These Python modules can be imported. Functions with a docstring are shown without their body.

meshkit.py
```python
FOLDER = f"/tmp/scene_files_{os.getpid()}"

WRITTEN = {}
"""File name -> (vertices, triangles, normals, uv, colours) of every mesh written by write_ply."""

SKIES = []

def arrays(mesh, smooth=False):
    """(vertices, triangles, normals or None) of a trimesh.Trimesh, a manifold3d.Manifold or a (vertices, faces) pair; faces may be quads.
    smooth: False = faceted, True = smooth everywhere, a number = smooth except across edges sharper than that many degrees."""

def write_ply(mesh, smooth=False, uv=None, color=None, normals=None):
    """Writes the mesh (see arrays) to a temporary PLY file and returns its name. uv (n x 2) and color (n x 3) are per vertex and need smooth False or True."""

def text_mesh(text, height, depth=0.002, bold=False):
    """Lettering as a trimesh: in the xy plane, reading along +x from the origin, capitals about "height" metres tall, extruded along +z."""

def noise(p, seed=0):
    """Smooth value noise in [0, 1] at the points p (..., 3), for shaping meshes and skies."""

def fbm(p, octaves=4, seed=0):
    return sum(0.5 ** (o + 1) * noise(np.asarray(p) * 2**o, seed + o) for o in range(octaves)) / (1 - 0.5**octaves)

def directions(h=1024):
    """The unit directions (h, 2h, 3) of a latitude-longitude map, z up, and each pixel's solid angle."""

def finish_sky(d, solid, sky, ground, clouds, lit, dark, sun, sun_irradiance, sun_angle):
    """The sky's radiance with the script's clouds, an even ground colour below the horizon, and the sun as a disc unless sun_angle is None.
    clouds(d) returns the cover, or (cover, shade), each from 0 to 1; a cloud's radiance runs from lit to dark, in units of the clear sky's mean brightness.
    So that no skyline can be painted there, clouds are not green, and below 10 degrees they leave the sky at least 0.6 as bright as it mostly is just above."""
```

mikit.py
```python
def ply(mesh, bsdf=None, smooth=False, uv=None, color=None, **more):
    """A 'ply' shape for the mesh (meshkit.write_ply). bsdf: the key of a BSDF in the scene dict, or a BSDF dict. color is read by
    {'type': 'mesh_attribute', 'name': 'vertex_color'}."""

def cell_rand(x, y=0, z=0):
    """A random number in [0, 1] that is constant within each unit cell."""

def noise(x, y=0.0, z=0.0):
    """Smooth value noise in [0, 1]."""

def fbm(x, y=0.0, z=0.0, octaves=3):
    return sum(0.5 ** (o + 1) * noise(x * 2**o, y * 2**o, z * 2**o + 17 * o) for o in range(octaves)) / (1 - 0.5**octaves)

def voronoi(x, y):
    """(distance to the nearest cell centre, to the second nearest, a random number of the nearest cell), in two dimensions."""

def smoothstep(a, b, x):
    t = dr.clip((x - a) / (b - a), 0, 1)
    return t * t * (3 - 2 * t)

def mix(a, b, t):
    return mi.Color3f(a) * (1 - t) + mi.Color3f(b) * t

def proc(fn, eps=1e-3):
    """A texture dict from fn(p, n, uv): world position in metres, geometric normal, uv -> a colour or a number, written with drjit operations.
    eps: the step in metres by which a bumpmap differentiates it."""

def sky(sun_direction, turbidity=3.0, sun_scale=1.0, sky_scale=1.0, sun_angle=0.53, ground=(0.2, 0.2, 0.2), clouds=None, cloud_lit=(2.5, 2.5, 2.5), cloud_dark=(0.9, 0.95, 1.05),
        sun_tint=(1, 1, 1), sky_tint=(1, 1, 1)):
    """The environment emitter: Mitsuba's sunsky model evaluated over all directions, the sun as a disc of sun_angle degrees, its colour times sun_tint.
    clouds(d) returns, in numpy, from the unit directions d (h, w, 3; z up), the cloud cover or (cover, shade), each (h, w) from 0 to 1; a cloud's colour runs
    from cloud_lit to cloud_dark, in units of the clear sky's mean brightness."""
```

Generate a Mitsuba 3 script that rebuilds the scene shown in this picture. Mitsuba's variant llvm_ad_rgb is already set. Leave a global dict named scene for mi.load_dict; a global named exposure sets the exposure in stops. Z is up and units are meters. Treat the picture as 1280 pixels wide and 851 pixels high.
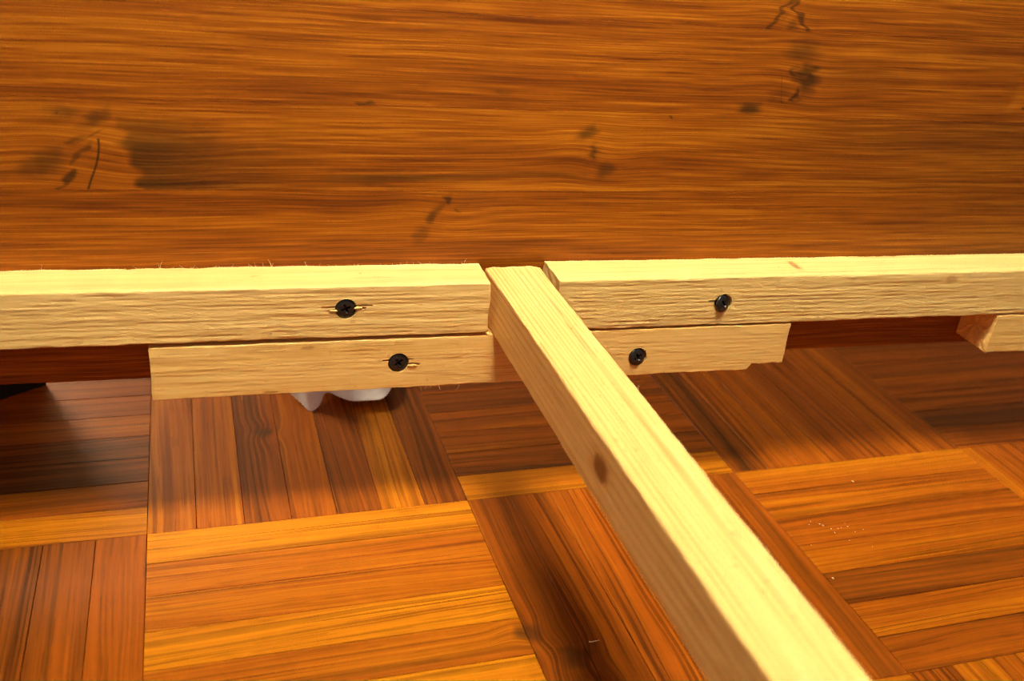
import math, random
import numpy as np, trimesh, drjit as dr, mitsuba as mi, manifold3d as m3
import mikit
from mikit import proc, noise, fbm, cell_rand, smoothstep, mix

T = mi.ScalarTransform4f
scene, labels = {'type': 'scene'}, {}
random.seed(7); rng = np.random.default_rng(7)

# ---------------------------------------------------------------- camera, light, exposure
CAM = np.array([0.01729, -0.38652, 0.15876])
yaw, pitch, roll = 0.3071, 0.45318, 0.09911
fw = np.array([math.sin(yaw)*math.cos(pitch), math.cos(yaw)*math.cos(pitch), -math.sin(pitch)])
rt = np.array([math.cos(yaw), -math.sin(yaw), 0.0]); up = np.cross(rt, fw)
up = -math.sin(roll)*rt + math.cos(roll)*up
scene['camera'] = {'type': 'thinlens', 'fov': math.degrees(2*math.atan(640/1238.44)), 'fov_axis': 'x',
    'aperture_radius': 0.0018, 'focus_distance': 0.418, 'near_clip': 0.01, 'far_clip': 50.0,
    'to_world': T().look_at(origin=CAM.tolist(), target=(CAM+fw).tolist(), up=up.tolist())}
exposure = 0.0
LAMP, LAMP_R = (0.115, -0.18, 0.54), 0.075
LAMP_L = (121.0, 105.0, 75.5)
LAMP2, LAMP2_R, LAMP2_L = (-0.50, 0.95, 0.55), 0.16, (70.0, 62.0, 42.0)  # added fill globe behind the board, lifts the floor and sheet under it
scene['room_light'] = {'type': 'constant', 'radiance': {'type': 'rgb', 'value': [0.185, 0.18, 0.16]}}

# ---------------------------------------------------------------- helpers
def obj(key, shape, label=None, cat=None, group=None, kind=None):
    k, n = key, 0
    while k in scene:
        n += 1; k = '%s_%03d' % (key, n)
    scene[k] = shape
    d = {}
    if label: d['label'] = label
    if cat: d['category'] = cat
    if group: d['group'] = group
    if kind: d['kind'] = kind
    if d: labels[k] = d
    return k

def bsdf(key, color, rough, spec=0.5, bump=None, scale=0.0002, eps=1e-4, **more):
    b = {'type': 'principled', 'base_color': proc(color) if callable(color) else {'type': 'rgb', 'value': list(color)},
         'roughness': rough, 'specular': spec, **more}
    if bump is not None:
        b = {'type': 'bumpmap', 'arbitrary': proc(bump, eps), 'scale': scale, 'nested': b}
    scene[key] = {'type': 'twosided', 'nested': b}
    return key

def C(r, g, b): return mi.Color3f(r, g, b)
def blob(x, z, cx, cz, rx, rz, ang=0.0, soft=0.7):
    c, s = math.cos(math.radians(ang)), math.sin(math.radians(ang))
    u, v = x-cx, z-cz
    a, b = (u*c+v*s)/rx, (v*c-u*s)/rz
    return 1-smoothstep(1-soft, 1.0, dr.sqrt(a*a+b*b))

# ---------------------------------------------------------------- materials
# stained board: long fine streaks along x, glued staves, knots at their places on the board
JOINTS = [-0.0030, 0.0320, 0.0666, 0.1031]
def board_color(p, n, uv):
    x, z = p.x, p.z
    stave = mi.Float(0)
    for j in JOINTS: stave += dr.select(z > j, 1.0, 0.0)
    s = stave*13.7
    wz = z + 0.0035*(fbm(x*9+s, z*40)-0.5)
    for kx, kz, rx, rz, a in ((-0.030, 0.046, 0.030, 0.016, 0.55), (0.101, 0.022, 0.016, 0.010, 0.5), (0.168, 0.049, 0.016, 0.014, 0.5), (0.248, 0.108, 0.016, 0.010, 0.5), (0.258, 0.082, 0.02, 0.014, 0.5)):
        q = dr.exp(-dr.square((x-kx)/rx)-dr.square((z-kz)/rz))
        wz += 0.55*a*q*((x-kx)*0.55 - (z-kz)*0.3)*dr.select(stave == (0 if kz < -0.003 else 1 if kz < 0.032 else 2 if kz < 0.0666 else 3 if kz < 0.1031 else 4), 1.0, 0.0)
    band = fbm(x*4+s, wz*120+s, 0.0, 3)
    fine = fbm(x*22+s, wz*1000, 0.0, 3)
    fibre = noise(x*55+s, wz*2600)
    t = 0.50 + 0.55*(band-0.5) + 0.72*(fine-0.5) + 0.50*(fibre-0.5)
    dark = smoothstep(0.62, 0.80, fbm(x*7+s+3, wz*260+5, 0.0, 2))
    t -= 0.16*dark
    w = 0.0035*(noise(x*260, z*260)-0.5) + 0.004*(noise(x*90, z*500)-0.5)
    xx, zz = x+w, z+0.6*w
    in1 = dr.select((z > JOINTS[0]) & (z < JOINTS[1]), 1.0, 0.0)
    in2 = dr.select((z > JOINTS[1]) & (z < JOINTS[2]), 1.0, 0.0)
    in3 = dr.select((z > JOINTS[2]) & (z < JOINTS[3]), 1.0, 0.0)
    in4 = dr.select(z > JOINTS[3], 1.0, 0.0)
    k = mi.Float(0)
    # fan shaped knot on the left, its dark flanks and its crack
    right = smoothstep(-0.0235, -0.0185, xx+(z-0.0601)*0.24) * (1-smoothstep(-0.012, 0.075, xx)) * (1-smoothstep(0.050, 0.064, zz+0.004*smoothstep(-0.01, 0.03, x)))
    k = dr.maximum(k, in2*right*(0.55+0.55*noise(x*12, z*350))*(0.75+0.25*smoothstep(0.02, -0.012, x)))
    for a in ((-0.0470, 0.0420, 0.015, 0.0070, 25, 0.75, 0.9), (-0.0395, 0.0605, 0.011, 0.0045, 0, 0.55, 0.9), (-0.0285, 0.0590, 0.009, 0.0040, 30, 0.75, 0.9), (-0.0395, 0.0362, 0.0062, 0.0022, 52, 0.95, 0.7), (-0.0345, 0.0455, 0.0080, 0.0016, 48, 0.7, 0.8), (-0.0355, 0.0510, 0.0035, 0.0016, 10, 0.6, 0.9),
              (-0.0428, 0.0596, 0.0012, 0.0011, 0, 0.8, 0.8), (-0.0308, 0.0522, 0.010, 0.0006, 30, 0.5, 0.8),
              (0.1641, 0.0575, 0.0065, 0.0042, 20, 0.75, 0.9), (0.1672, 0.0490, 0.0045, 0.0070, -20, 0.75, 0.9), (0.1675, 0.0470, 0.0016, 0.0022, 0, 0.9, 0.8), (0.1735, 0.0412, 0.0065, 0.0048, 45, 0.75, 0.9),
              (0.0700, 0.0360, 0.024, 0.0028, -10, 0.45, 0.9), (0.2018, 0.0656, 0.0016, 0.0014, 0, 0.8, 0.8)):
        k = dr.maximum(k, in2*a[5]*blob(xx, zz, *a[:5], a[6]))
    streak = smoothstep(0.40, 0.62, fbm(x*6, z*380+9, 0.0, 2)) * smoothstep(0.03, 0.08, x)*(1-smoothstep(0.150, 0.172, xx))*smoothstep(0.033, 0.037, z)*(1-smoothstep(0.041, 0.047, z))
    k = dr.maximum(k, in2*0.75*streak)
    k = dr.maximum(k, in2*0.45*smoothstep(0.19, 0.30, x)*(1-smoothstep(0.040, 0.055, zz))*noise(x*9, z*260))
    # crack
    cx = -0.0274 - (0.0517-z)*0.20 - 0.0014*smoothstep(0.05, 0.035, z) + 0.0012*dr.sin((z-0.032)*160)
    crack = (1-smoothstep(0.0002, 0.00065, dr.abs(x-cx)))*dr.select((z > 0.0322) & (z < 0.0517), 1.0, 0.0)
    k = dr.maximum(k, 0.95*crack)
    # knot right under the lower joint
    for a in ((0.1055, 0.0280, 0.0040, 0.0030, 55, 0.90, 0.7), (0.1010, 0.0215, 0.0065, 0.0036, 60, 0.80, 0.9), (0.0955, 0.0130, 0.0065, 0.0045, 60, 0.50, 0.9), (0.1120, 0.0245, 0.0035, 0.0018, 0, 0.5, 0.9)):
        k = dr.maximum(k, in1*a[5]*blob(xx, zz, *a[:5], a[6]))
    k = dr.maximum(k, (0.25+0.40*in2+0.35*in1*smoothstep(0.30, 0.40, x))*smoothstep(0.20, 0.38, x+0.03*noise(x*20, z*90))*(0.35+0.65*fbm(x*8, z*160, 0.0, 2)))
    for a in ((0.2625, 0.0840, 0.0115, 0.0085, -60, 1.0, 0.85), (0.2560, 0.0860, 0.0055, 0.0030, -30, 0.85, 0.9), (0.2590, 0.0765, 0.0026, 0.0055, 20, 0.90, 0.9), (0.2580, 0.0950, 0.014, 0.008, 0, 0.60, 0.9), (0.2370, 0.0695, 0.0100, 0.0034, 0, 0.95, 0.8), (0.2500, 0.0760, 0.0080, 0.0060, 0, 0.30, 0.9), (0.2524, 0.0730, 0.0010, 0.0016, 0, 0.8, 0.8),
              (0.0702, 0.0671, 0.0060, 0.0017, 0, 0.85, 0.9), (0.0640, 0.0640, 0.0060, 0.002, 0, 0.4, 0.9), (0.1255, 0.0734, 0.0060, 0.0020, 0, 0.40, 0.9), (0.290, 0.085, 0.05, 0.012, 0, 0.30, 0.9)):
        k = dr.maximum(k, in3*a[5]*blob(xx, zz, *a[:5], a[6]))
    k = dr.maximum(k, in3*0.55*(1-smoothstep(0.00010, 0.0003, dr.abs(x-0.2495-(0.084-z)*0.20)))*dr.select((z > 0.0728) & (z < 0.0841), 1.0, 0.0))
    k = dr.maximum(k, in4*0.75*(1-smoothstep(0.0004, 0.0022, dr.abs((xx-0.2420)-(z-0.1080)*0.75)))*dr.select(z < 0.116, 1.0, 0.0))
    k = dr.maximum(k, in4*0.80*(1-smoothstep(0.0004, 0.0018, dr.abs((xx-0.2535)+(z-0.1060)*0.55)))*dr.select(z < 0.117, 1.0, 0.0))
    k = dr.maximum(k, in4*0.60*blob(xx, zz, 0.2488, 0.1050, 0.004, 0.004, 0, 0.8))
    lightp = dr.maximum(0.45*in3*blob(xx, zz, 0.3775, 0.0800, 0.007, 0.012, -35, 0.7), 0.35*in4*blob(xx, zz, 0.2480, 0.1075, 0.0028, 0.006, -20, 0.8))
    k = dr.maximum(k, in3*0.8*blob(x, z, 0.3800, 0.0735, 0.0013, 0.0013, 0, 0.8))
    t += 0.5*lightp
    t = dr.clip(t, 0, 1)
    c = dr.select(t < 0.5, mix((0.130, 0.026, 0.0010), (0.275, 0.068, 0.0022), t*2), mix((0.275, 0.068, 0.0022), (0.470, 0.155, 0.007), t*2-1))
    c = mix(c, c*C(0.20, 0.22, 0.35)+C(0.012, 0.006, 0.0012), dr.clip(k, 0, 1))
    fleck = smoothstep(0.9965, 0.999, noise(x*330, z*330))
    return mix(c, C(0.7, 0.5, 0.25), 0.0*fleck)
def board_bump(p, n, uv):
    return 0.6*noise(p.x*40, p.z*2600) + 0.4*noise(p.x*12, p.z*900)
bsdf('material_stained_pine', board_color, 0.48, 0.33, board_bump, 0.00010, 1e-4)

# raw pine; frame = origin and the along / across / up axes of the stick the grain follows
def pine(key, o, al, ac, uu, seed, ring=(0.010, -0.030), ringamp=0.16, knots=(), rough_bump=1.0, ringfreq=520.0, hue=(1, 1, 1)):
    o, al, ac, uu = (np.asarray(v, float) for v in (o, al, ac, uu))
    def loc(p):
        d = [p.x-o[0], p.y-o[1], p.z-o[2]]
        return [d[0]*v[0]+d[1]*v[1]+d[2]*v[2] for v in (al, ac, uu)]
    def color(p, n, uv):
        s, a, b = loc(p)
        wob = 0.0022*(fbm(s*9+seed, a*30, b*30)-0.5)
        r = dr.sqrt(dr.square(a-ring[0]+wob) + dr.square(b-ring[1]+0.6*wob))
        ph = r*ringfreq + 1.6*noise(s*4+seed, r*300)
        fr = ph-dr.floor(ph)
        late = smoothstep(0.50, 0.88, fr)*(1-smoothstep(0.90, 1.0, fr))
        fib = fbm(s*35+seed, a*1500+seed, b*1500, 3)
        sc = fbm(s*14+seed*2, a*420, b*420, 2)
        t = 0.5 + 0.55*(fib-0.5) + 0.5*(sc-0.5)
        c = mix((0.68, 0.43, 0.115), (0.86, 0.66, 0.29), dr.clip(t, 0, 1))
        c = mix(c, c*C(0.80, 0.62, 0.42), late*ringamp*3)
        slit = smoothstep(0.66, 0.74, noise(s*55+seed*3, a*2100, b*2100))*smoothstep(0.5, 0.7, noise(s*16, a*300, b*300+seed))
        c = mix(c, c*C(0.62, 0.47, 0.30), 0.45*slit)
        dots = smoothstep(0.93, 0.97, noise(s*300+seed, a*900, b*900))
        c = mix(c, c*C(0.62, 0.40, 0.25), 0.4*dots)
        for ks, ka, kb, rs, rc, st in knots:
            d = dr.sqrt(dr.square((s-ks)/rs) + (dr.square(a-ka)+dr.square(b-kb))/(rc*rc)) + 0.25*(noise(s*500, a*500, b*500)-0.5)
            q = 1-smoothstep(0.55, 1.0, d)
            c = mix(c, mix((0.30, 0.105, 0.022), (0.20, 0.065, 0.014), noise(d*9)), q*st)
            c = mix(c, c*C(0.85, 0.70, 0.5), 0.6*st*(1-smoothstep(0.8, 1.9, d)))
        return c*C(*hue)
    def bump(p, n, uv):
        s, a, b = loc(p)
        return 0.55*noise(s*45+seed, a*1100, b*1100) + 0.45*fbm(s*160+seed, a*900, b*900, 2) + 0.5*noise(s*10, a*350, b*350)
    return bsdf(key, color, 0.75, 0.25, bump, 0.00034*rough_bump, 1.2e-4)

# teak parquet: uv carries metres along / across one strip in its fraction and the strip's tone and seed in its whole part
JO, JAL, JAC = np.array([0.12300579, 0.0, -0.00061099]), np.array([0.03942958, -0.99909473, -0.01596973]), np.array([0.99922215, 0.03943461, 0.0])
FZ, TILE, FYAW, FX, FY = -0.11085, 0.14, 0.03597, -0.02021, -0.02497
FC, FS = math.cos(FYAW), math.sin(FYAW)
def floor_xy(a, b): return FX+FC*a-FS*b, FY+FS*a+FC*b
def teak_color(p, n, uv):
    tone, seed = dr.floor(uv.x)/40.0, dr.floor(uv.y)
    u, v = uv.x-dr.floor(uv.x), uv.y-dr.floor(uv.y)
    rnd, rnd2 = cell_rand(seed, 3), cell_rand(seed, 9)
    vv = v + (rnd-0.5)*0.05*u + 0.003*(fbm(u*9+seed*3.1, v*60)-0.5)*(0.4+2.2*rnd2)
    gx, gy = FC*(p.x-FX)+FS*(p.y-FY), -FS*(p.x-FX)+FC*(p.y-FY)
    q = mi.Float(0)
    for kx, ky, r in KN:
        d2 = (dr.square(gx-kx)+dr.square(gy-ky))/(r*r)
        e = dr.exp(-d2)
        vv += e*0.45*((gx-kx)-(gy-ky))
        q = dr.maximum(q, 1-smoothstep(0.15, 0.75, dr.sqrt(d2)+0.3*(noise(gx*300, gy*300)-0.5)))
    band = fbm(u*3+seed*7.3, vv*150+seed, 0.0, 2)
    fine = fbm(u*14+seed*1.7, vv*950, 0.0, 3)
    lines = smoothstep(0.62, 0.80, noise(u*8+seed*5.1, vv*1150+seed)) * smoothstep(0.40, 0.65, noise(u*7+seed, vv*160+rnd*9))
    lines = dr.maximum(lines, 0.7*smoothstep(0.70, 0.82, noise(u*5+seed*2.2, vv*480+seed)))
    pores = smoothstep(0.72, 0.86, noise(u*60+seed*2.3, vv*2600))
    t = tone + 0.34*(band-0.5) + 0.42*(fine-0.5)
    t = dr.clip(t, 0, 1)
    c = dr.select(t < 0.45, mix((0.085, 0.024, 0.0030), (0.30, 0.064, 0.0030), t/0.45), mix((0.30, 0.064, 0.0030), (0.56, 0.192, 0.004), (t-0.45)/0.55))
    c = mix(c, c*C(0.36, 0.30, 0.35), 0.70*lines)
    c = mix(c, c*C(0.55, 0.5, 0.5), 0.5*pores)
    c = mix(c, C(0.07, 0.022, 0.005), 0.75*q)
    return c
KN = []
for wx, wy, r in ((0.0310, 0.0510, 0.009), (0.1238, -0.1084, 0.010), (0.1378, -0.1236, 0.011)):
    KN.append((FC*(wx-FX)+FS*(wy-FY), -FS*(wx-FX)+FC*(wy-FY), r))
bsdf('material_teak', teak_color, 0.50, 0.09)
bsdf('material_grout', (0.06, 0.03, 0.012), 0.8, 0.2)
bsdf('material_plaster', (0.50, 0.42, 0.30), 0.9, 0.2)
bsdf('material_black_phosphate', (0.011, 0.010, 0.010), 0.36, 0.55)
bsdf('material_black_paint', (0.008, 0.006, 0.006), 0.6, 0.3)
bsdf('material_tissue', (0.86, 0.86, 0.86), 0.9, 0.1)
bsdf('material_pine_fibre', (0.84, 0.64, 0.34), 0.8, 0.2)
bsdf('material_sawdust_dust', (0.75, 0.56, 0.32), 0.9, 0.1)

# ---------------------------------------------------------------- the setting
def boxmesh(x0, x1, y0, y1, z0, z1):
    m = trimesh.creation.box(extents=(x1-x0, y1-y0, z1-z0)); m.apply_translation(((x0+x1)/2, (y0+y1)/2, (z0+z1)/2)); return m
obj('floor', mikit.ply(boxmesh(-1.6, 1.9, -1.6, 1.5, FZ-0.04, FZ-0.0035), 'material_grout'), kind='structure')
labels['floor']['label'] = 'brown teak parquet floor of square blocks with strips turned in alternate directions'
obj('wall_back', mikit.ply(boxmesh(-1.6, 1.9, 1.5, 1.6, FZ-0.04, 1.2), 'material_plaster'), kind='structure')

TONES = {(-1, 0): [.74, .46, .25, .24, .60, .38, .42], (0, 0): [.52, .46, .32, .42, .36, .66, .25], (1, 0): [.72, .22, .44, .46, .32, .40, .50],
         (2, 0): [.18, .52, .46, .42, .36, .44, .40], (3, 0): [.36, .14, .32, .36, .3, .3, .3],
         (-1, -1): [.26, .26, .24, .27, .25, .32, .42], (0, -1): [.82, .94, .54, .80, .52, .50, .88], (1, -1): [.36, .38, .40, .58, .66, .56, .36],  # near left block: lens vignetting is mixed into its darker wood tones
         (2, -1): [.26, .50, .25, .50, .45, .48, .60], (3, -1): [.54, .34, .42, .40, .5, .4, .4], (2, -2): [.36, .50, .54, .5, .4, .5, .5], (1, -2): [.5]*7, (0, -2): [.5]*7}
def strip(i, j, k, seed):
    w = TILE/7; g = 0.00012
    vert = (i+j) % 2 == 0
    dz = random.uniform(-0.00008, 0.00008); c = 0.00012
    L0, L1, A0, A1 = g, TILE-g, k*w+g, (k+1)*w-g
    pts, uv = [], []
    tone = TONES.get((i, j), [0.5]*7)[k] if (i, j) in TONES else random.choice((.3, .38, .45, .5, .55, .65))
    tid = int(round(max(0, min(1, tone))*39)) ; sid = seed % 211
    for (e, z) in ((0.0, -0.006), (0.0, -c), (c, 0.0)):
        for (l, a) in ((L0+e, A0+e), (L1-e, A0+e), (L1-e, A1-e), (L0+e, A1-e)):
            ga, gb = (i*TILE+a, j*TILE+l) if vert else (i*TILE+l, j*TILE+a)
            x, y = floor_xy(ga, gb)
            pts.append((x, y, FZ+z+dz)); uv.append((tid+0.05+l, sid+0.05+(a-A0)))
    f = [(8, 9, 10), (8, 10, 11)]
    for r in (0, 4):
        for q in range(4):
            a, b = r+q, r+(q+1) % 4
            f += [(a, b, b+4), (a, b+4, a+4)]
    f = np.array(f)
    if vert: f = f[:, ::-1]
    return np.array(pts), f, np.array(uv)
order = sorted(((i, j) for i in range(-4, 9) for j in range(-5, 11)), key=lambda t: math.hypot((t[0]+0.5)-1.5, 1.25*((t[1]+0.5)+0.3)))
vis = [(i, j) for i, j in order if -2 <= i <= 5 and -2 <= j <= 2][:42]
seed = 0; rest = [[], [], []]; nv = 0
for (i, j) in order:
    for k in range(7):
        seed += 1
        P, F, U = strip(i, j, k, seed)
        if (i, j) in vis:
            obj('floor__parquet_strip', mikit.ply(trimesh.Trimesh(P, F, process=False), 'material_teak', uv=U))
        else:
            rest[0].append(P); rest[1].append(F+nv); rest[2].append(U); nv += len(P)
obj('floor__parquet_field', mikit.ply(trimesh.Trimesh(np.vstack(rest[0]), np.vstack(rest[1]), process=False), 'material_teak', uv=np.vstack(rest[2])), kind='stuff')

# ---------------------------------------------------------------- bed rail: glued staves
zs = [-0.05009] + JOINTS + [0.139, 0.176]
labels['bed_rail'] = {'label': 'wide orange brown stained pine board with dark knots, behind the pale battens', 'category': 'board'}
for a, b in zip(zs[:-1], zs[1:]):
    c = 0.00005; x0, x1, y1 = -0.55, 0.95, 0.020
    prof = [(0, a+c), (0, b-c), (c, b-0.00004), (y1, b-0.00004), (y1, a+0.00004), (c, a+0.00004)]
    if b == zs[-1]: prof = [(0, a+c), (0, b-0.002), (0.0006, b-0.0006), (0.002, b), (y1-0.002, b), (y1, b-0.002), (y1, a+0.00004), (c, a+0.00004)]
    if a == zs[0]: prof = [(0, a+0.0008), (0, b-c), (c, b-0.00004), (y1, b-0.00004), (y1, a), (0.0008, a)]
    n = len(prof)
    v = [(x0, y, z) for y, z in prof]+[(x1, y, z) for y, z in prof]
    f = []
    for q in range(n):
        r = (q+1) % n; f += [(q, r, n+r), (q, n+r, n+q)]
    for q in range(1, n-1): f += [(0, q+1, q), (n, n+q, n+q+1)]
    m = trimesh.Trimesh(v, f, process=False); trimesh.repair.fix_normals(m)
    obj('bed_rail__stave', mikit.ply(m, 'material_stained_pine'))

# ---------------------------------------------------------------- sawn sticks
def n1(r, n, step):      # smooth 1-d noise, n samples
    k = max(3, int(n/step)+3); c = r.uniform(-1, 1, k)
    return np.interp(np.linspace(0, k-1.01, n), np.arange(k), c)
def stick(length, w, h, seed, step=0.002, rad=0.0008, rough=0.00016, end0=None, end1=None, notch=None, endrough=0.0002, back=None):
    """Closed mesh: s 0..length, a 0..w (across), b -h..0; rounded, slightly ragged edges; end0 / end1 give the end's offset from (a, b)."""
    r = np.random.default_rng(seed); ns = int(length/step)+1
    s = np.linspace(0, length, ns)
    corners = [(0, 0, 1, -1), (w, 0, -1, -1), (w, -h, -1, 1), (0, -h, 1, 1)]
    base, edge = [], []
    nf = 6
    ring = []
    for ci, (a, b, sa, sb) in enumerate(corners):
        arc = [(0.0, 1.0), (0.3, 0.3), (1.0, 0.0)] if ci in (0, 2) else [(1.0, 0.0), (0.3, 0.3), (0.0, 1.0)]
        for (ea, eb) in arc: ring.append((ci, a, b, sa*ea, sb*eb, 0, 0))
        a2, b2 = corners[(ci+1) % 4][:2]
        for q in range(1, nf): ring.append((-1, a+(a2-a)*q/nf, b+(b2-b)*q/nf, 0, 0, 0, 0))
    M = len(ring); V = np.zeros((ns, M, 3))
    rr = [rad*(1+0.5*n1(r, ns, 4)+0.25*n1(r, ns, 1.5)) for _ in range(4)]
    wob = [(n1(r, ns, 2)*rough, n1(r, ns, 2)*rough) for _ in range(4)]
    bow = n1(r, ns, 40)*0.00025
    for m, (ci, a, b, ea, eb, _, _) in enumerate(ring):
        A, B = np.full(ns, a, float), np.full(ns, b, float)
        if ci >= 0:
            A = A+ea*rr[ci]+wob[ci][0]; B = B+eb*rr[ci]+wob[ci][1]
        else:
            g = n1(r, ns, 3)*rough*0.5
            if abs(b) < 1e-9 or abs(b+h) < 1e-9: B = B+g
            else: A = A+g
        if notch is not None:
            s0, s1, dz = notch
            inn = (s > s0) & (s < s1)
            B = np.where(inn & (B < -h+dz), -h+dz+np.clip(B+h, 0, dz)*0.06+0.0004*n1(r, ns, 1.2), B)
        V[:, m, 0], V[:, m, 1], V[:, m, 2] = s, A, B+bow
    for e, fn in ((0, end0), (-1, end1)):
        V[e, :, 0] += endrough*r.uniform(-1, 1, M)
        if fn is not None:
            off = np.array([fn(a, b) for a, b in V[e, :, 1:]])
            near = np.clip(1-np.abs(s-s[e])/0.02, 0, 1)[:, None]
            V[:, :, 0] += near*off[None, :]
    pts = V.reshape(-1, 3).tolist(); F = []
    for q in range(ns-1):
        for m in range(M):
            a, b, c, d = q*M+m, q*M+(m+1) % M, (q+1)*M+(m+1) % M, (q+1)*M+m
            F += [(a, b, c), (a, c, d)]
    for e, row in ((0, 0), (1, ns-1)):      # caps: rings shrinking to the middle
        prev = [row*M+m for m in range(M)]; ctr = V[row].mean(0)
        for sh in (0.8, 0.55, 0.3, 0.0):
            if sh == 0.0:
                pts.append((ctr+[endrough*r.uniform(-1, 1), 0, 0]).tolist()); ci = len(pts)-1
                for m in range(M):
                    t = (prev[m], prev[(m+1) % M], ci); F.append(t[::-1] if e == 0 else t)
            else:
                cur = []
                for m in range(M):
                    v = ctr+(V[row, m]-ctr)*sh; v[0] += endrough*r.uniform(-1, 1)*1.2; pts.append(v.tolist()); cur.append(len(pts)-1)
                for m in range(M):
                    a, b, c, d = prev[m], prev[(m+1) % M], cur[(m+1) % M], cur[m]
                    for t in ((a, b, c), (a, c, d)): F.append(t[::-1] if e == 0 else t)
                prev = cur
    m = trimesh.Trimesh(np.array(pts), np.array(F), process=False)
    if m.volume < 0: m.invert()
    return m
def to_man(m):
    mm = trimesh.Trimesh(m.vertices, m.faces, process=True)
    return m3.Manifold(m3.Mesh(np.asarray(mm.vertices, np.float32), np.asarray(mm.faces, np.uint32)))
def frame(m, o, al, ac):
    up_ = np.cross(ac, -np.asarray(al)) if False else np.cross(np.asarray(al), np.asarray(ac))
    if up_[2] < 0: up_ = -up_
    v = np.asarray(o)+m.vertices[:, :1]*np.asarray(al)+m.vertices[:, 1:2]*np.asarray(ac)+m.vertices[:, 2:3]*up_
    q = trimesh.Trimesh(v, m.faces, process=False)
    if q.volume < 0: q.invert()
    return q

D, H = 0.0233, 0.0235
SC = dict(a=(0.0617, -0.0098), b=(0.0839, -0.0352), c=(0.1921, -0.0375), d=(0.2294, -0.0122))
def pocket(x, z, slits):
    cyl = m3.Manifold.cylinder(0.03, 0.0045, 0.0045, 28).rotate([90, 0, 0]).translate([x, 0.001-D+0.0025-0.0001, z])   # axis along -y
    cyl = m3.Manifold.cylinder(0.004, 0.0044, 0.0044, 28).rotate([90, 0, 0]).translate([x, -D+0.0022, z])
    shank = m3.Manifold.cylinder(0.030, 0.0023, 0.0023, 16).rotate([90, 0, 0]).translate([x, 0.004, z])
    out = cyl+shank
    for dx, dz, lx, lz in slits:
        e = m3.Manifold.sphere(1.0, 20).scale([lx, 0.0016, lz]).translate([x+dx, -D, z+dz]); out = out+e
    return out
ax = np.array([1.0, 0, 0]); ay = np.array([0, -1.0, 0]); az = np.array([0, 0, 1.0])
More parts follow.
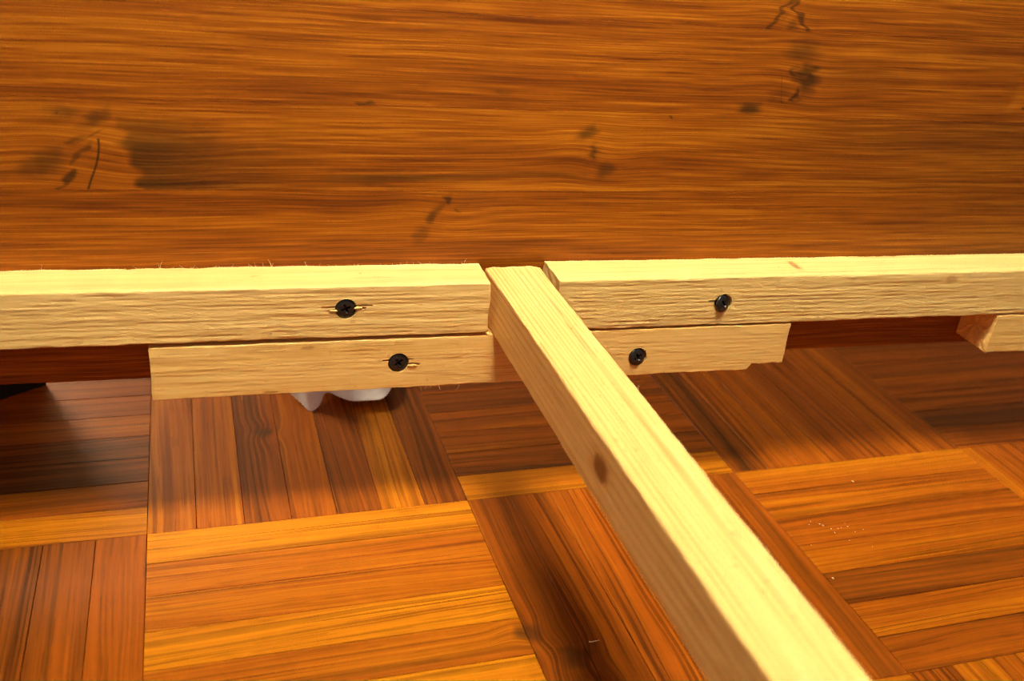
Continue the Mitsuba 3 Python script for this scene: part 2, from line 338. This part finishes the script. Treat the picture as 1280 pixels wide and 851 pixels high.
pine('material_pine_left', (0, 0, 0), ax, ay, az, 1.3, ring=(0.012, -0.075), ringamp=0.10, rough_bump=1.25, knots=((0.0455+0.019, 0.0233, -0.0155, 0.0016, 0.0011, 0.35),))
pine('material_pine_right', (0, 0, 0), ax, ay, az, 4.7, ring=(0.03, 0.02), ringamp=0.10, rough_bump=1.5, hue=(0.95, 0.97, 0.96), knots=((0.2700, 0.010, 0.0, 0.0022, 0.006, 0.55), (0.3480, 0.0233, -0.003, 0.004, 0.0022, 0.4)))
pine('material_pine_ledger', (0, 0, 0), ax, ay, az, 8.1, ring=(0.010, -0.09), ringamp=0.10, rough_bump=0.8, hue=(1.0, 0.93, 0.82), knots=((0.0465, 0.0233, -0.0265, 0.0035, 0.0009, 0.5), (0.0315, 0.0233, -0.0462, 0.004, 0.0008, 0.6)))
pine('material_pine_block', (0, 0, 0), ax, ay, az, 12.9, ring=(0.010, -0.06), ringamp=0.12, hue=(0.98, 0.92, 0.8))

def put_batten(key_label, x0, x1, z_top, mat, seed, pockets, tilt=0.0, **kw):
    m = frame(stick(x1-x0, D-0.0003, H-kw.pop('thin', 0.0004), seed, **kw), (x0, -0.0003, z_top), ax, ay)
    if tilt: m.apply_transform(trimesh.transformations.rotation_matrix(-tilt, (0, 1, 0), (x1, 0, z_top)))
    man = to_man(m)
    for p in pockets: man = man-p
    return obj('batten', mikit.ply(man, mat), key_label, 'batten')
slitsA = [(-0.0056, 0.0010, 0.0045, 0.00045), (-0.0050, -0.0004, 0.0028, 0.0006), (0.0060, 0.0014, 0.0050, 0.0004), (0.0055, 0.0002, 0.0028, 0.0007)]
slitsB = [(0.0058, -0.0009, 0.0036, 0.0008), (-0.0040, 0.0014, 0.0030, 0.0004), (0.0035, 0.0016, 0.0030, 0.0004)]
slitsD = [(-0.0045, 0.0012, 0.0030, 0.0005)]
bl = put_batten('pale rough-sawn upper batten left of the cross slat, fuzzy along its back edge', -0.42, 0.1211, 0.0, 'material_pine_left', 11, [pocket(*SC['a'], slitsA)], rad=0.0006,
                end1=lambda a, b: 0.00015*math.sin(b*500), thin=0.0011)
br = put_batten('pale upper batten right of the cross slat with crumbly sawn end', 0.1510, 0.85, 0.0, 'material_pine_right', 12, [pocket(*SC['d'], slitsD)], rad=0.0006, endrough=0.00028, thin=0.0004)
lo = put_batten('short lower batten carrying the cross slat, chipped at its right end', -0.0139, 0.2666, -H-0.0001, 'material_pine_ledger', 13, [pocket(*SC['b'], slitsB), pocket(*SC['c'], [])], rad=0.0005,
                notch=(0.2640, 1.0, 0.0030), thin=0.0004, tilt=0.0032)
fb = put_batten('block of raw pine under the right end of the upper batten, partly out of frame', 0.3822, 0.60, -H-0.0001, 'material_pine_block', 14, [], rad=0.0007, endrough=0.0005, thin=0.0026)

# cross slat
jw, jh = 0.0243, 0.02325
JUP = np.cross(JAC, -JAL); JUP = JUP if JUP[2] > 0 else -JUP
pine('material_pine_slat', JO, JAL, JAC, JUP, 21.5, ring=(0.055, -0.035), ringamp=0.20, ringfreq=600.0, rough_bump=0.35, hue=(0.99, 0.95, 0.88), knots=((0.1420, 0.0, -0.0105, 0.0068, 0.0052, 0.85),))
sl = frame(stick(1.05, jw, jh, 15, step=0.003, rad=0.0007, rough=0.00007, end0=lambda a, b: (0.0020*max(0, (a-0.0185)/0.006)**2+0.0004*math.sin(a*900))), JO+JAL*0.0045, JAL, JAC)
obj('cross_slat', mikit.ply(sl, 'material_pine_slat'), 'long planed pine slat running from the lower batten towards the viewer', 'slat')

# ---------------------------------------------------------------- screws
def screw_mesh():
    R = 0.0041
    head = [(0.0, 0.00055), (0.0022, 0.00050), (0.0034, 0.00025), (0.0039, 0.00000), (R, -0.00035), (0.0040, -0.0007), (0.0030, -0.0017), (0.0019, -0.0024), (0.0019, -0.0190), (0.0003, -0.0215), (0.0, -0.0216)]
    m = m3.Manifold.revolve(m3.CrossSection([[(x, z) for x, z in head][::-1]]), 40)
    if m.volume() <= 0: m = m3.Manifold.revolve(m3.CrossSection([head]), 40)
    for ang in (0, 90):
        top = [(x, y, 0.0012) for x in (-0.0024, 0.0024) for y in (-0.00058, 0.00058)]
        bot = [(x, y, -0.0017) for x in (-0.0008, 0.0008) for y in (-0.00030, 0.00030)]
        m = m-m3.Manifold.hull_points(np.array(top+bot)).rotate([0, 0, ang])
    return m
SCREW = mikit.ply(screw_mesh(), 'material_black_phosphate', smooth=25)
def put_screw(xz, spin, tx, tz, out, label):
    M = T().translate([xz[0], -D-out, xz[1]]).rotate([0, 0, 1], tx).rotate([1, 0, 0], 90+tz).rotate([0, 0, 1], spin)
    obj('screw', {**SCREW, 'to_world': M}, label, 'screw', 'black screws in the battens')
put_screw(SC['a'], 20, 2, -2, -0.0007, 'black cross-head screw in the left upper batten, splits on both sides')
put_screw(SC['b'], 35, 6, -4, -0.0006, 'black cross-head screw in the lower batten left of the slat, torn wood beside it')
put_screw(SC['c'], 30, 14, -8, 0.0000, 'black cross-head screw in the lower batten just right of the slat')
put_screw(SC['d'], 40, 22, -10, 0.0004, 'black cross-head screw standing proud in the right upper batten')

# ---------------------------------------------------------------- wood fibres and splinters
def fibre(p, d, L, w, r):
    """a curled, tapering shaving: 3-sided tube"""
    d = np.asarray(d, float); d /= np.linalg.norm(d); side = np.cross(d, [0.3, 0.2, 0.9]); side /= np.linalg.norm(side); oth = np.cross(d, side)
    bend = r.uniform(-0.6, 0.6); V = []; n = 5
    for q in range(n):
        t = q/(n-1); c = np.asarray(p)+d*L*t+oth*bend*L*t*t+side*r.uniform(-0.1, 0.1)*L*t; ww = w*(1-0.75*t)
        for a in (0, 2.1, 4.2): V.append(c+ww*(math.cos(a)*side+math.sin(a)*oth))
    F = [(0, 2, 1)]
    for q in range(n-1):
        for a in range(3):
            i, j = q*3+a, q*3+(a+1) % 3; F += [(i, j, j+3), (i, j+3, i+3)]
    k = (n-1)*3; F.append((k, k+1, k+2))
    return trimesh.Trimesh(V, F, process=False)
r = np.random.default_rng(5); fs = []
for x in list(r.uniform(-0.06, 0.10, 46))+list(r.uniform(-0.01, 0.045, 26)):
    big = r.uniform() < 0.3
    fs.append(fibre((x, -0.0012, -0.0004), (r.uniform(-1, 1), r.uniform(-0.3, 0.2), r.uniform(0.2, 1.2)), r.uniform(0.0012, 0.0036) if big else r.uniform(0.0006, 0.0014), 0.00018, r))
for x in r.uniform(0.05, 0.12, 9):
    fs.append(fibre((x, -0.0012, -0.0004), (r.uniform(-0.6, 0.6), -0.1, 1), r.uniform(0.001, 0.0026), 0.00014, r))
obj(bl+'__wood_fibre', mikit.ply(trimesh.util.concatenate(fs), 'material_pine_fibre'), 'fine torn wood fibres along the back edge', kind='stuff')
fs = []
for x in (0.0935, 0.0965, 0.1015, 0.1105, 0.0985, 0.045, 0.02):
    fs.append(fibre((x, -D+0.0004, -2*H+0.0001), (r.uniform(-0.7, 0.9), -0.3, -0.8), r.uniform(0.0012, 0.0026), 0.00014, r))
obj(lo+'__wood_fibre', mikit.ply(trimesh.util.concatenate(fs), 'material_pine_fibre'), kind='stuff')
fs = []
for s_, sd in ((0.118, jw), (0.1465, jw), (0.151, jw), (0.113, jw), (0.20, jw)):
    fs.append(fibre(JO+JAL*s_+JAC*(sd-0.0005)-JUP*0.0004, JAC*0.6-JAL*0.8+JUP*0.5, r.uniform(0.0012, 0.0024), 0.00016, r))
obj('cross_slat__wood_fibre', mikit.ply(trimesh.util.concatenate(fs), 'material_pine_fibre'), kind='stuff')
for x, z, dx in ((SC['a'][0]-0.0050, SC['a'][1]-0.0005, -1), (SC['a'][0]+0.0048, SC['a'][1]+0.0004, 1)):
    m = trimesh.creation.icosphere(2, 1.0); m.apply_scale((0.0017, 0.0005, 0.00055)); m.apply_transform(trimesh.transformations.rotation_matrix(-dx*0.10, (0, 1, 0))); m.apply_translation((x, -D-0.0001, z))
    obj(bl+'__splinter', mikit.ply(m, 'material_pine_left', smooth=True))
m = trimesh.creation.icosphere(2, 1.0); m.apply_scale((0.0022, 0.0006, 0.0006)); m.apply_translation((SC['b'][0]+0.0058, -D-0.0001, SC['b'][1]-0.0014))
obj(lo+'__splinter', mikit.ply(m, 'material_pine_ledger', smooth=True))

# ---------------------------------------------------------------- things on the floor
m = fibre((0.1455, -0.1179, FZ+0.0004), (1, -0.35, 0.06), 0.0042, 0.0004, np.random.default_rng(2))
obj('wood_splinter', mikit.ply(m, 'material_pine_fibre'), 'tiny pale splinter lying on the parquet left of the slat', 'splinter')
fs = []; r = np.random.default_rng(9)
for cx, cy, n, sp in ((0.2835, -0.0652, 9, 0.004), (0.2979, -0.0667, 3, 0.003), (0.3184, -0.0314, 1, 0), (0.2654, -0.0987, 1, 0.0), (0.2778, -0.0746, 3, 0.010)):
    for _ in range(n):
        q = trimesh.creation.icosphere(1, r.uniform(0.0002, 0.0004) if n > 1 else 0.0006); q.apply_scale((1, 1, 0.5)); q.apply_translation((cx+r.normal()*sp, cy+r.normal()*sp*0.6, FZ+0.0003)); fs.append(q)
obj('sawdust', mikit.ply(trimesh.util.concatenate(fs), 'material_sawdust_dust'), 'specks of sawdust scattered on the parquet right of the slat', 'sawdust', kind='stuff')

# crumpled tissue lying on the floor behind and below the lower batten
bot = np.array([(0.0470, 0.153, -0.1438), (0.0545, 0.143, -0.1468), (0.0612, 0.1334, -0.1491), (0.0665, 0.139, -0.1487), (0.0715, 0.150, -0.1462), (0.0775, 0.140, -0.1434), (0.0880, 0.1345, -0.1441), (0.1010, 0.1345, -0.1441), (0.1090, 0.141, -0.1430), (0.1130, 0.153, -0.1415)])
top = np.array([(0.040, 0.185, -0.115), (0.0530, 0.168, -0.105), (0.0580, 0.163, -0.108), (0.066, 0.172, -0.112), (0.074, 0.178, -0.126), (0.080, 0.178, -0.131), (0.089, 0.180, -0.132), (0.100, 0.180, -0.132), (0.108, 0.185, -0.133), (0.116, 0.190, -0.134)])
bot, top = CAM+(bot-CAM)*0.875, CAM+(top-CAM)*0.875
from scipy.interpolate import PchipInterpolator
tt = np.linspace(0, 9, 73); bb = PchipInterpolator(np.arange(10), bot)(tt); tp = PchipInterpolator(np.arange(10), top)(tt)
nv_ = 14; G = np.array([bb+(tp-bb)*(v/(nv_-1)) + np.array([0, 0, 1])*0.0022*math.sin(v/(nv_-1)*3.1)*np.sin(tt*1.7+v*0.5)[:, None] for v in range(nv_)])
back = np.array([G[-1]+[0.0, 0.035, -0.030+0.004*math.sin(3)]])
G = np.concatenate([G, G[-1:]+np.array([0.002, 0.016, -0.002]), G[-1:]*np.array([1, 1, 0])+np.array([0.002, 0.040, FZ+0.0012])])
a_, b_ = G.shape[:2]
F = []
for q in range(a_-1):
    for m_ in range(b_-1):
        i = q*b_+m_; F += [(i, i+1, i+b_+1), (i, i+b_+1, i+b_)]
sheet = trimesh.Trimesh(G.reshape(-1, 3), F, process=False)
nrm = sheet.vertex_normals; Vv = np.vstack([sheet.vertices, sheet.vertices-nrm*0.0004]); n0 = len(sheet.vertices)
Ff = [tuple(f) for f in F]+[(f[2]+n0, f[1]+n0, f[0]+n0) for f in F]
loop = [m_ for m_ in range(b_)]+[q*b_+b_-1 for q in range(1, a_)]+[(a_-1)*b_+m_ for m_ in range(b_-2, -1, -1)]+[q*b_ for q in range(a_-2, 0, -1)]
for q in range(len(loop)):
    i, j = loop[q], loop[(q+1) % len(loop)]; Ff += [(j, i, i+n0), (j, i+n0, j+n0)]
obj('tissue', mikit.ply(trimesh.Trimesh(Vv, Ff, process=False), 'material_tissue'),
    'crumpled white sheet on the floor, peeping out below the lower batten', 'tissue')

# dark block in the shadow at the far left
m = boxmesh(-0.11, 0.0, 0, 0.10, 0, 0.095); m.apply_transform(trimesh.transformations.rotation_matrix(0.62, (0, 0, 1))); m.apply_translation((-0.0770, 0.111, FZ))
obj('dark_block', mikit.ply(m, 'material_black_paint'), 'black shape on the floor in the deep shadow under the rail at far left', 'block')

# ---------------------------------------------------------------- the lamp of the room (above and behind the viewer), then an unseen fill globe added behind the board
m = trimesh.creation.icosphere(4, LAMP_R); m.apply_translation(LAMP)
obj('lamp_globe', mikit.ply(m, None, smooth=True, emitter={'type': 'area', 'radiance': {'type': 'rgb', 'value': list(LAMP_L)}}), 'round white lamp globe above the viewer, outside the photograph', 'lamp')
m = trimesh.creation.icosphere(4, LAMP2_R); m.apply_translation(LAMP2)
obj('lamp_globe', mikit.ply(m, None, smooth=True, emitter={'type': 'area', 'radiance': {'type': 'rgb', 'value': list(LAMP2_L)}}), 'white lamp globe on the far side of the board, hidden by it', 'lamp')
